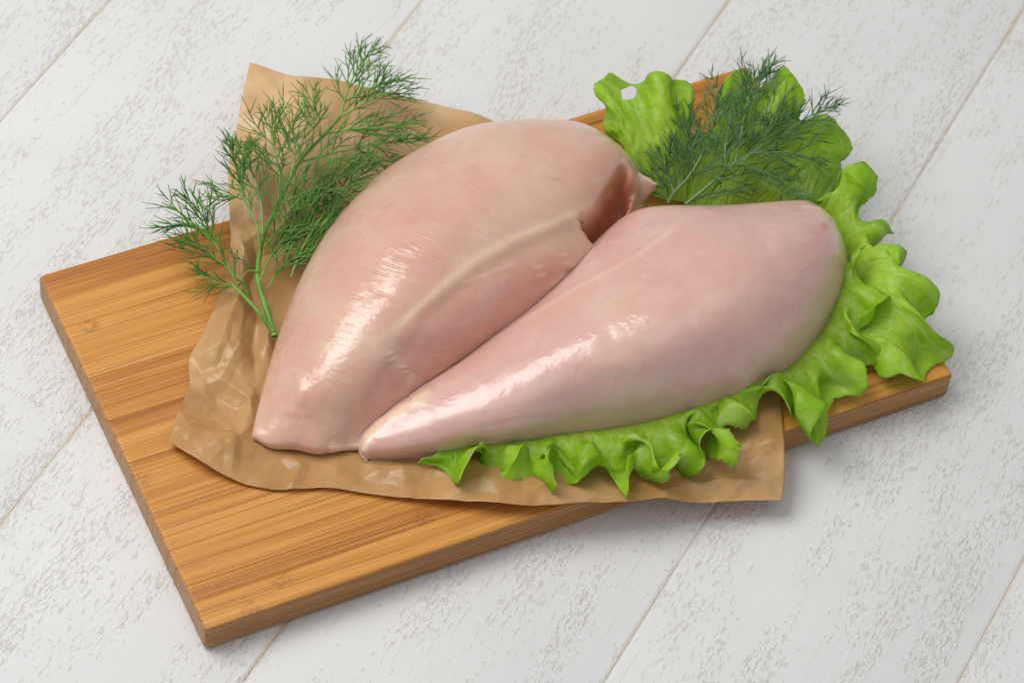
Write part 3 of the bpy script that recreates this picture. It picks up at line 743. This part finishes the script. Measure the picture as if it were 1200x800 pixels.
def leaf_object(name, sheets, mat, label):
    V = []; F = []; R_ = []; U_ = []; off = 0
    for P, f, r, uv in sheets:
        V += P.tolist(); F += [tuple(i+off for i in q) for q in f]; R_ += r.tolist(); U_.append(uv); off += len(P)
    o = mesh_obj(name, V, F, mat); me = o.data
    a = me.attributes.new('rim', 'FLOAT', 'POINT'); a.data.foreach_set('value', R_)
    U_ = np.concatenate(U_); li = np.zeros(len(me.loops), np.int32); me.loops.foreach_get('vertex_index', li)
    me.uv_layers.new(name='UVMap').data.foreach_set('uv', U_[li].astype(np.float32).ravel())
    s = o.modifiers.new('thickness', 'SOLIDIFY'); s.thickness = .0002; s.offset = 0
    tag(o, label, 'lettuce leaf', 'curly lettuce leaves around the chicken'); return o

SEEDC, SEEDB = 21, 22
# long leaf along the near side, ending in the upright frill at the right end of the fillet
C_base = [(520, 512, 2), (560, 510, 2), (600, 508, 2), (650, 503, 2), (700, 496, 2), (750, 486, 2), (800, 472, 2), (850, 454, 3), (890, 436, 3), (920, 412, 4), (945, 384, 5), (962, 350, 7), (972, 318, 9)]
C_edge = [(512, 540, 5), (545, 550, 5), (590, 556, 5), (640, 561, 5), (700, 562, 5), (745, 558, 5), (795, 550, 5), (840, 515, 6), (880, 488, 7), (915, 474, 7), (960, 488, 5), (995, 446, 9), (1016, 416, 12), (1023, 375, 17), (1012, 322, 22)]
leaf_object('lettuce_leaf', [leaf_sheet(C_base, C_edge, [4, 5, 6, 7, 7, 7, 7, 7, 9, 9, 8, 7, 6], 172, 18, 1.5, SEEDC, up=3, pin=.42, floor=3.2, wave=.0140, amp=.003)], M_LET,
            'long light green lettuce leaf with ruffled frill along the near side of the right breast')
B_base = [(985, 405, 5), (995, 385, 7), (1000, 362, 8), (1000, 335, 8), (992, 310, 8), (982, 285, 8), (970, 262, 7), (955, 250, 6)]
B_edge = [(1018, 428, 6), (1052, 434, 5), (1085, 437, 4), (1096, 412, 7), (1088, 382, 12), (1084, 346, 18), (1060, 312, 20), (1038, 300, 13), (1032, 272, 11), (1016, 245, 13), (1000, 212, 20), (984, 216, 18), (970, 234, 12)]
leaf_object('lettuce_leaf', [leaf_sheet(B_base, B_edge, [6, 9, 12, 12, 10, 8, 7, 5], 92, 18, 1.0, SEEDB, up=4, pin=.2, wave=.024, hold=.010, amp=.0035)], M_LET,
            'folded lettuce leaf hanging over the right end of the cutting board')
D_base = [(915, 246, 6), (930, 246, 6), (945, 248, 6), (958, 252, 5), (966, 258, 4)]
D_edge = [(918, 205, 10), (935, 192, 13), (958, 178, 16), (980, 185, 13), (988, 208, 8), (978, 236, 5)]
leaf_object('lettuce_leaf', [leaf_sheet(D_base, D_edge, [3, 4, 4, 3, 2], 40, 16, .15, 13, up=4, pin=.12, wave=.03, hold=.03)], M_LET_SHADE,
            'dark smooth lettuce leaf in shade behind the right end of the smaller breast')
A1_base = [(742, 226, 4), (760, 230, 4), (780, 234, 4), (805, 238, 4), (832, 240, 4)]
A1_edge = [(722, 170, 15), (710, 132, 24), (712, 102, 28), (738, 90, 31), (768, 92, 32), (797, 104, 28), (803, 130, 20), (812, 150, 14), (840, 160, 12)]
HOLE = [(727, 106), (733, 102), (741, 100), (746, 104), (746, 111), (742, 116), (735, 117), (729, 117)]
A2_base = [(802, 243, 5), (830, 243, 5), (860, 243, 6), (890, 243, 6), (925, 245, 5)]
A2_edge = [(838, 150, 14), (850, 110, 20), (858, 90, 24), (874, 98, 20), (882, 118, 14), (896, 98, 26), (914, 90, 32), (932, 114, 27), (942, 138, 20), (972, 150, 16), (988, 166, 12), (955, 178, 9), (932, 196, 8)]
leaf_object('lettuce_leaf', [leaf_sheet(A1_base, A1_edge, [8, 10, 9, 5, 3], 60, 24, .75, 14, HOLE, up=4, pin=.12, wave=.024, hold=.014, amp=.003),
                             leaf_sheet(A2_base, A2_edge, [5, 7, 9, 8, 4], 72, 26, .55, 15, up=4, pin=.12, wave=.028, hold=.010, amp=.0035)], M_LET,
            'curled lettuce leaf with a hole, behind the two breasts under the dark dill')

# ------------------------------------------------------------------ dill
class Tubes:
    def __init__(s): s.v = []; s.f = []
    def tube(s, P, r, ring=4):
        P = np.asarray(P); n = len(P); o = len(s.v)
        t = np.gradient(P, axis=0); t /= np.linalg.norm(t, axis=1, keepdims=True)+1e-12
        ref = np.array([0, 0, 1.0]) if abs(t[0, 2]) < .9 else np.array([1.0, 0, 0])
        for i in range(n):
            a = np.cross(t[i], ref); a /= np.linalg.norm(a)+1e-12; b = np.cross(a, t[i])
            for k in range(ring):
                an = 2*PI*k/ring; s.v.append(P[i]+(a*math.cos(an)+b*math.sin(an))*r[i])
        for i in range(n-1):
            for k in range(ring): s.f.append((o+i*ring+k, o+i*ring+(k+1) % ring, o+(i+1)*ring+(k+1) % ring, o+(i+1)*ring+k))
        s.f.append(tuple(o+(n-1)*ring+k for k in range(ring)))
    def build(s, name, mat, parent): return mesh_obj(name, s.v, s.f, mat, parent)
def unit(v): return v/(np.linalg.norm(v)+1e-12)
def filament(tb, p, d, L, r, bend, rg, nseg=4):
    pts = [p]; dd = d.copy()
    for k in range(nseg):
        dd = unit(dd+bend/nseg); q = pts[-1]+dd*L/nseg
        q[2] = max(q[2], T+.0015 if (0 < q[0] < BW and 0 < q[1] < BD) else .004)
        pts.append(q)
    rr = np.linspace(r, r*.35, nseg+1)
    tb.tube(pts, rr, 4); return pts, dd
def frond(parent, poly, leaf_mm, r_mm, seed, mat, stem_mat, start=.2, dens=3.0, fil=.27, spread=1.0):
    """one dill frond: rachis through poly, side branchlets with thread leaves"""
    rg = np.random.default_rng(seed); P = cr(np.array([at(*p) for p in poly]), 8)
    S = np.r_[0, np.cumsum(np.linalg.norm(np.diff(P, axis=0), axis=1))]; tot = S[-1]
    rad = np.linspace(r_mm, max(.24, r_mm*.35), len(P))*.001
    st = Tubes(); st.tube(P, rad, 7)
    tb = Tubes(); s = start*tot; side = 1
    while s < tot*.995:
        i = min(np.searchsorted(S, s), len(P)-1); i = max(i, 1); t = unit(P[i]-P[i-1]); p = P[i-1]+(P[i]-P[i-1])*((s-S[i-1])/(S[i]-S[i-1]+1e-9))
        x = (s/tot-start)/(1-start)
        lat = unit(np.cross(t, [0, 0, 1.0])); up = np.cross(lat, t)
        for sd in ((side, -side) if rg.random() < .75 else (side,)):
            roll = rg.normal(0, .55); a = math.radians(rg.uniform(28, 55)*spread)*(1-.35*x)
            d = unit(t*math.cos(a)+(lat*sd*math.cos(roll)+up*(math.sin(roll)*.8+.18))*math.sin(a))
            L = leaf_mm*.00135*(0.6+.7*math.sin(PI*min(1, .18+.72*x)))*rg.uniform(.75, 1.2)*(1.1-.4*x)
            br, dd = filament(tb, p, d, L, fil*.00115, (t*.45+rg.normal(0, .2, 3)), rg, 5)
            br = np.array(br); nb = max(2, int(L/.0033))
            for k in range(nb):
                f = (k+.4+rg.uniform(-.3, .3))/nb*.8+.06; j = min(4, int(f*5)); q = br[j]+(br[j+1]-br[j])*(f*5-j)
                td = unit(br[j+1]-br[j]); l2 = unit(np.cross(td, [0, 0, 1.0])+rg.normal(0, .4, 3))
                sg = 1 if (k % 2) else -1
                b2 = math.radians(rg.uniform(13, 31)); d2 = unit(td*math.cos(b2)+l2*sg*math.sin(b2))
                L2 = max(L*rg.uniform(.5, .85)*(1.1-.4*f), .0045)
                b3, _ = filament(tb, q.copy(), d2, L2, fil*.00105, td*.35+rg.normal(0, .32, 3), rg, 4)
                if L2 > .005 and rg.random() < .5:
                    b3 = np.array(b3); d3 = unit(d2+unit(np.cross(d2, [0, 0, 1.0]))*(.45*sg)+rg.normal(0, .12, 3))
                    filament(tb, b3[1].copy(), d3, L2*.6, fil*.00095, d2*.25+rg.normal(0, .15, 3), rg, 2)
        side = -side; s += dens*.001*rg.uniform(.7, 1.35)
    for k in range(3):
        filament(tb, P[-1].copy(), unit(P[-1]-P[-3]+rg.normal(0, .0012, 3)), .005, fil*.001, rg.normal(0, .2, 3), rg, 3)
    o = tb.build('frond', mat, parent); st.build('frond_stalk', stem_mat, o); return o

dill_a = empty('dill_sprig', tuple(at(321, 393, 2))); tag(dill_a, 'bright green feathery dill sprig on the paper beside the larger breast', 'dill', 'dill sprigs')
dill_b = empty('dill_sprig', tuple(at(804, 238, 12))); tag(dill_b, 'dark blue-green dill sprig lying on the lettuce behind the breasts', 'dill', 'dill sprigs')
for e in (dill_a, dill_b): bpy.context.view_layer.update()
def reparent_fix(root):
    bpy.context.view_layer.update()
    inv = root.matrix_world.inverted()
    for c in root.children: c.matrix_parent_inverse = inv
def stem(parent, poly, r0_, r1_, mat):
    P = cr(np.array([at(*p) for p in poly]), 10); tb = Tubes(); tb.tube(P, np.linspace(r0_, r1_, len(P))*.001, 8); return tb.build('stem', mat, parent)
stem(dill_a, [(322, 394, 9), (312, 362, 10), (303, 332, 10.5), (303, 305, 11), (310, 272, 13), (325, 242, 15), (350, 191, 17), (381, 157, 18), (399, 137, 18)], 1.25, .6, M_STEM)
stem(dill_a, [(320, 388, 10), (304, 367, 15), (289, 350, 15), (272, 333, 13)], 1.0, .6, M_STEM)
A_ = [ # poly, leaf length, stalk radius, start
 ([(272, 333, 9), (256, 316, 11), (237, 300, 13), (222, 290, 14), (205, 283, 15)], 11, .5, .10),
 ([(266, 328, 9), (248, 298, 13), (232, 277, 15), (210, 262, 17), (188, 268, 17)], 10, .45, .45),
 ([(250, 300, 12), (235, 270, 15), (220, 245, 17), (207, 232, 18)], 9, .4, .35),
 ([(282, 345, 8), (262, 336, 9), (240, 330, 10), (222, 322, 11)], 8, .4, .3),
 ([(305, 290, 12), (300, 262, 15), (290, 242, 17), (276, 228, 18), (262, 232, 18), (242, 228, 18)], 9, .5, .45),
 ([(290, 242, 17), (276, 215, 19), (268, 195, 20), (260, 175, 20)], 9, .4, .25),
 ([(308, 275, 13), (306, 240, 17), (298, 208, 20), (288, 185, 21), (292, 168, 21)], 10, .45, .3),
 ([(325, 242, 15), (328, 210, 19), (322, 175, 22), (316, 145, 23), (313, 130, 23)], 11, .5, .28),
 ([(340, 212, 17), (346, 180, 21), (344, 155, 23), (343, 135, 24)], 9, .45, .25),
 ([(365, 172, 18), (368, 145, 21), (367, 122, 23), (368, 104, 23)], 8, .4, .3),
 ([(399, 137, 18), (405, 112, 20), (412, 92, 21), (424, 68, 22), (438, 50, 22)], 9, .55, .05),
 ([(404, 118, 19), (428, 104, 21), (448, 95, 22), (466, 90, 22)], 9, .45, .15),
 ([(399, 137, 18), (424, 122, 20), (450, 108, 21), (478, 108, 20)], 9, .45, .2),
 ([(381, 157, 18), (410, 152, 19), (445, 150, 19), (472, 146, 18), (488, 142, 18)], 10, .5, .15),
 ([(352, 190, 17), (388, 180, 18), (425, 172, 18), (460, 166, 18), (492, 162, 17)], 11, .5, .15),
 ([(326, 240, 15), (356, 226, 17), (390, 212, 18), (425, 196, 18), (455, 186, 18)], 11, .5, .12),
 ([(341, 325, 6), (350, 300, 9), (365, 272, 12), (384, 245, 14), (410, 215, 16), (436, 196, 17)], 11, .55, .08),
 ([(345, 318, 6), (358, 288, 9), (378, 262, 12), (398, 240, 14)], 10, .4, .1),
 ([(304, 330, 9), (318, 300, 11), (336, 275, 12), (352, 255, 13)], 10, .45, .25),
 ([(312, 340, 8), (326, 318, 8), (338, 300, 9), (342, 285, 10)], 8, .4, .25),
 ([(303, 318, 10), (290, 318, 10), (280, 330, 9)], 7, .35, .2),
 ([(310, 290, 12), (330, 262, 14), (348, 236, 16), (372, 220, 17)], 10, .45, .2)]
for i, (poly, L, r, s0) in enumerate([([(x+(12 if x < 262 else 12*(285-x)/23 if x < 285 else 0), y+(6*(140-y)/90 if y < 140 else 0), z+2) for x, y, z in q[0]],)+q[1:] for q in A_]): frond(dill_a, poly, L, r, 100+i, M_DILL, M_STEM, s0, 4.8, .30)
stem(dill_b, [(803, 240, 14), (825, 222, 18), (861, 192, 24), (890, 174, 27), (906, 165, 28)], .8, .5, M_STEMD)
stem(dill_b, [(783, 238, 13), (790, 226, 16), (804, 211, 19)], .7, .5, M_STEMD)
B_ = [
 ([(906, 165, 28), (922, 154, 29), (939, 142, 29), (958, 132, 29), (975, 126, 28)], 9, .45, .05),
 ([(880, 180, 26), (905, 178, 27), (930, 180, 26), (955, 186, 24)], 8, .4, .2),
 ([(862, 192, 24), (885, 198, 24), (912, 210, 22), (944, 230, 20)], 8, .4, .2),
 ([(840, 210, 21), (865, 208, 22), (890, 205, 22), (915, 202, 22)], 8, .4, .2),
 ([(890, 174, 27), (902, 148, 30), (910, 128, 31), (918, 112, 31)], 9, .4, .15),
 ([(861, 192, 24), (868, 160, 29), (874, 130, 32), (884, 100, 34), (906, 74, 34)], 9, .5, .12),
 ([(872, 140, 31), (880, 112, 33), (888, 92, 34), (896, 80, 34)], 8, .4, .2),
 ([(850, 200, 23), (850, 172, 27), (855, 145, 30), (862, 125, 31)], 9, .4, .15),
 ([(804, 211, 19), (818, 190, 23), (828, 165, 26), (834, 140, 28), (838, 120, 29)], 10, .5, .1),
 ([(830, 155, 27), (842, 128, 29), (840, 108, 30), (834, 92, 30)], 5, .35, .45),
 ([(815, 195, 22), (808, 170, 24), (802, 148, 25), (796, 128, 25)], 8, .4, .2),
 ([(790, 226, 16), (782, 205, 19), (776, 190, 21), (770, 182, 21)], 9, .45, .1),
 ([(795, 222, 17), (797, 200, 20), (800, 185, 22)], 9, .4, .1),
 ([(783, 236, 13), (776, 222, 15), (774, 208, 17), (782, 200, 18)], 7, .4, .1),
 ([(812, 204, 20), (836, 196, 23), (852, 178, 25), (862, 165, 27)], 9, .4, .15),
 ([(845, 205, 22), (875, 186, 25), (895, 160, 29), (912, 140, 30)], 9, .4, .2),
 ([(806, 238, 13), (835, 226, 16), (858, 222, 17), (880, 222, 17)], 7, .4, .2)]
for i, (poly, L, r, s0) in enumerate(B_): frond(dill_b, poly, L, r, 300+i, M_DILLD, M_STEMD, s0, 4.4, .28)
reparent_fix(dill_a); reparent_fix(dill_b)
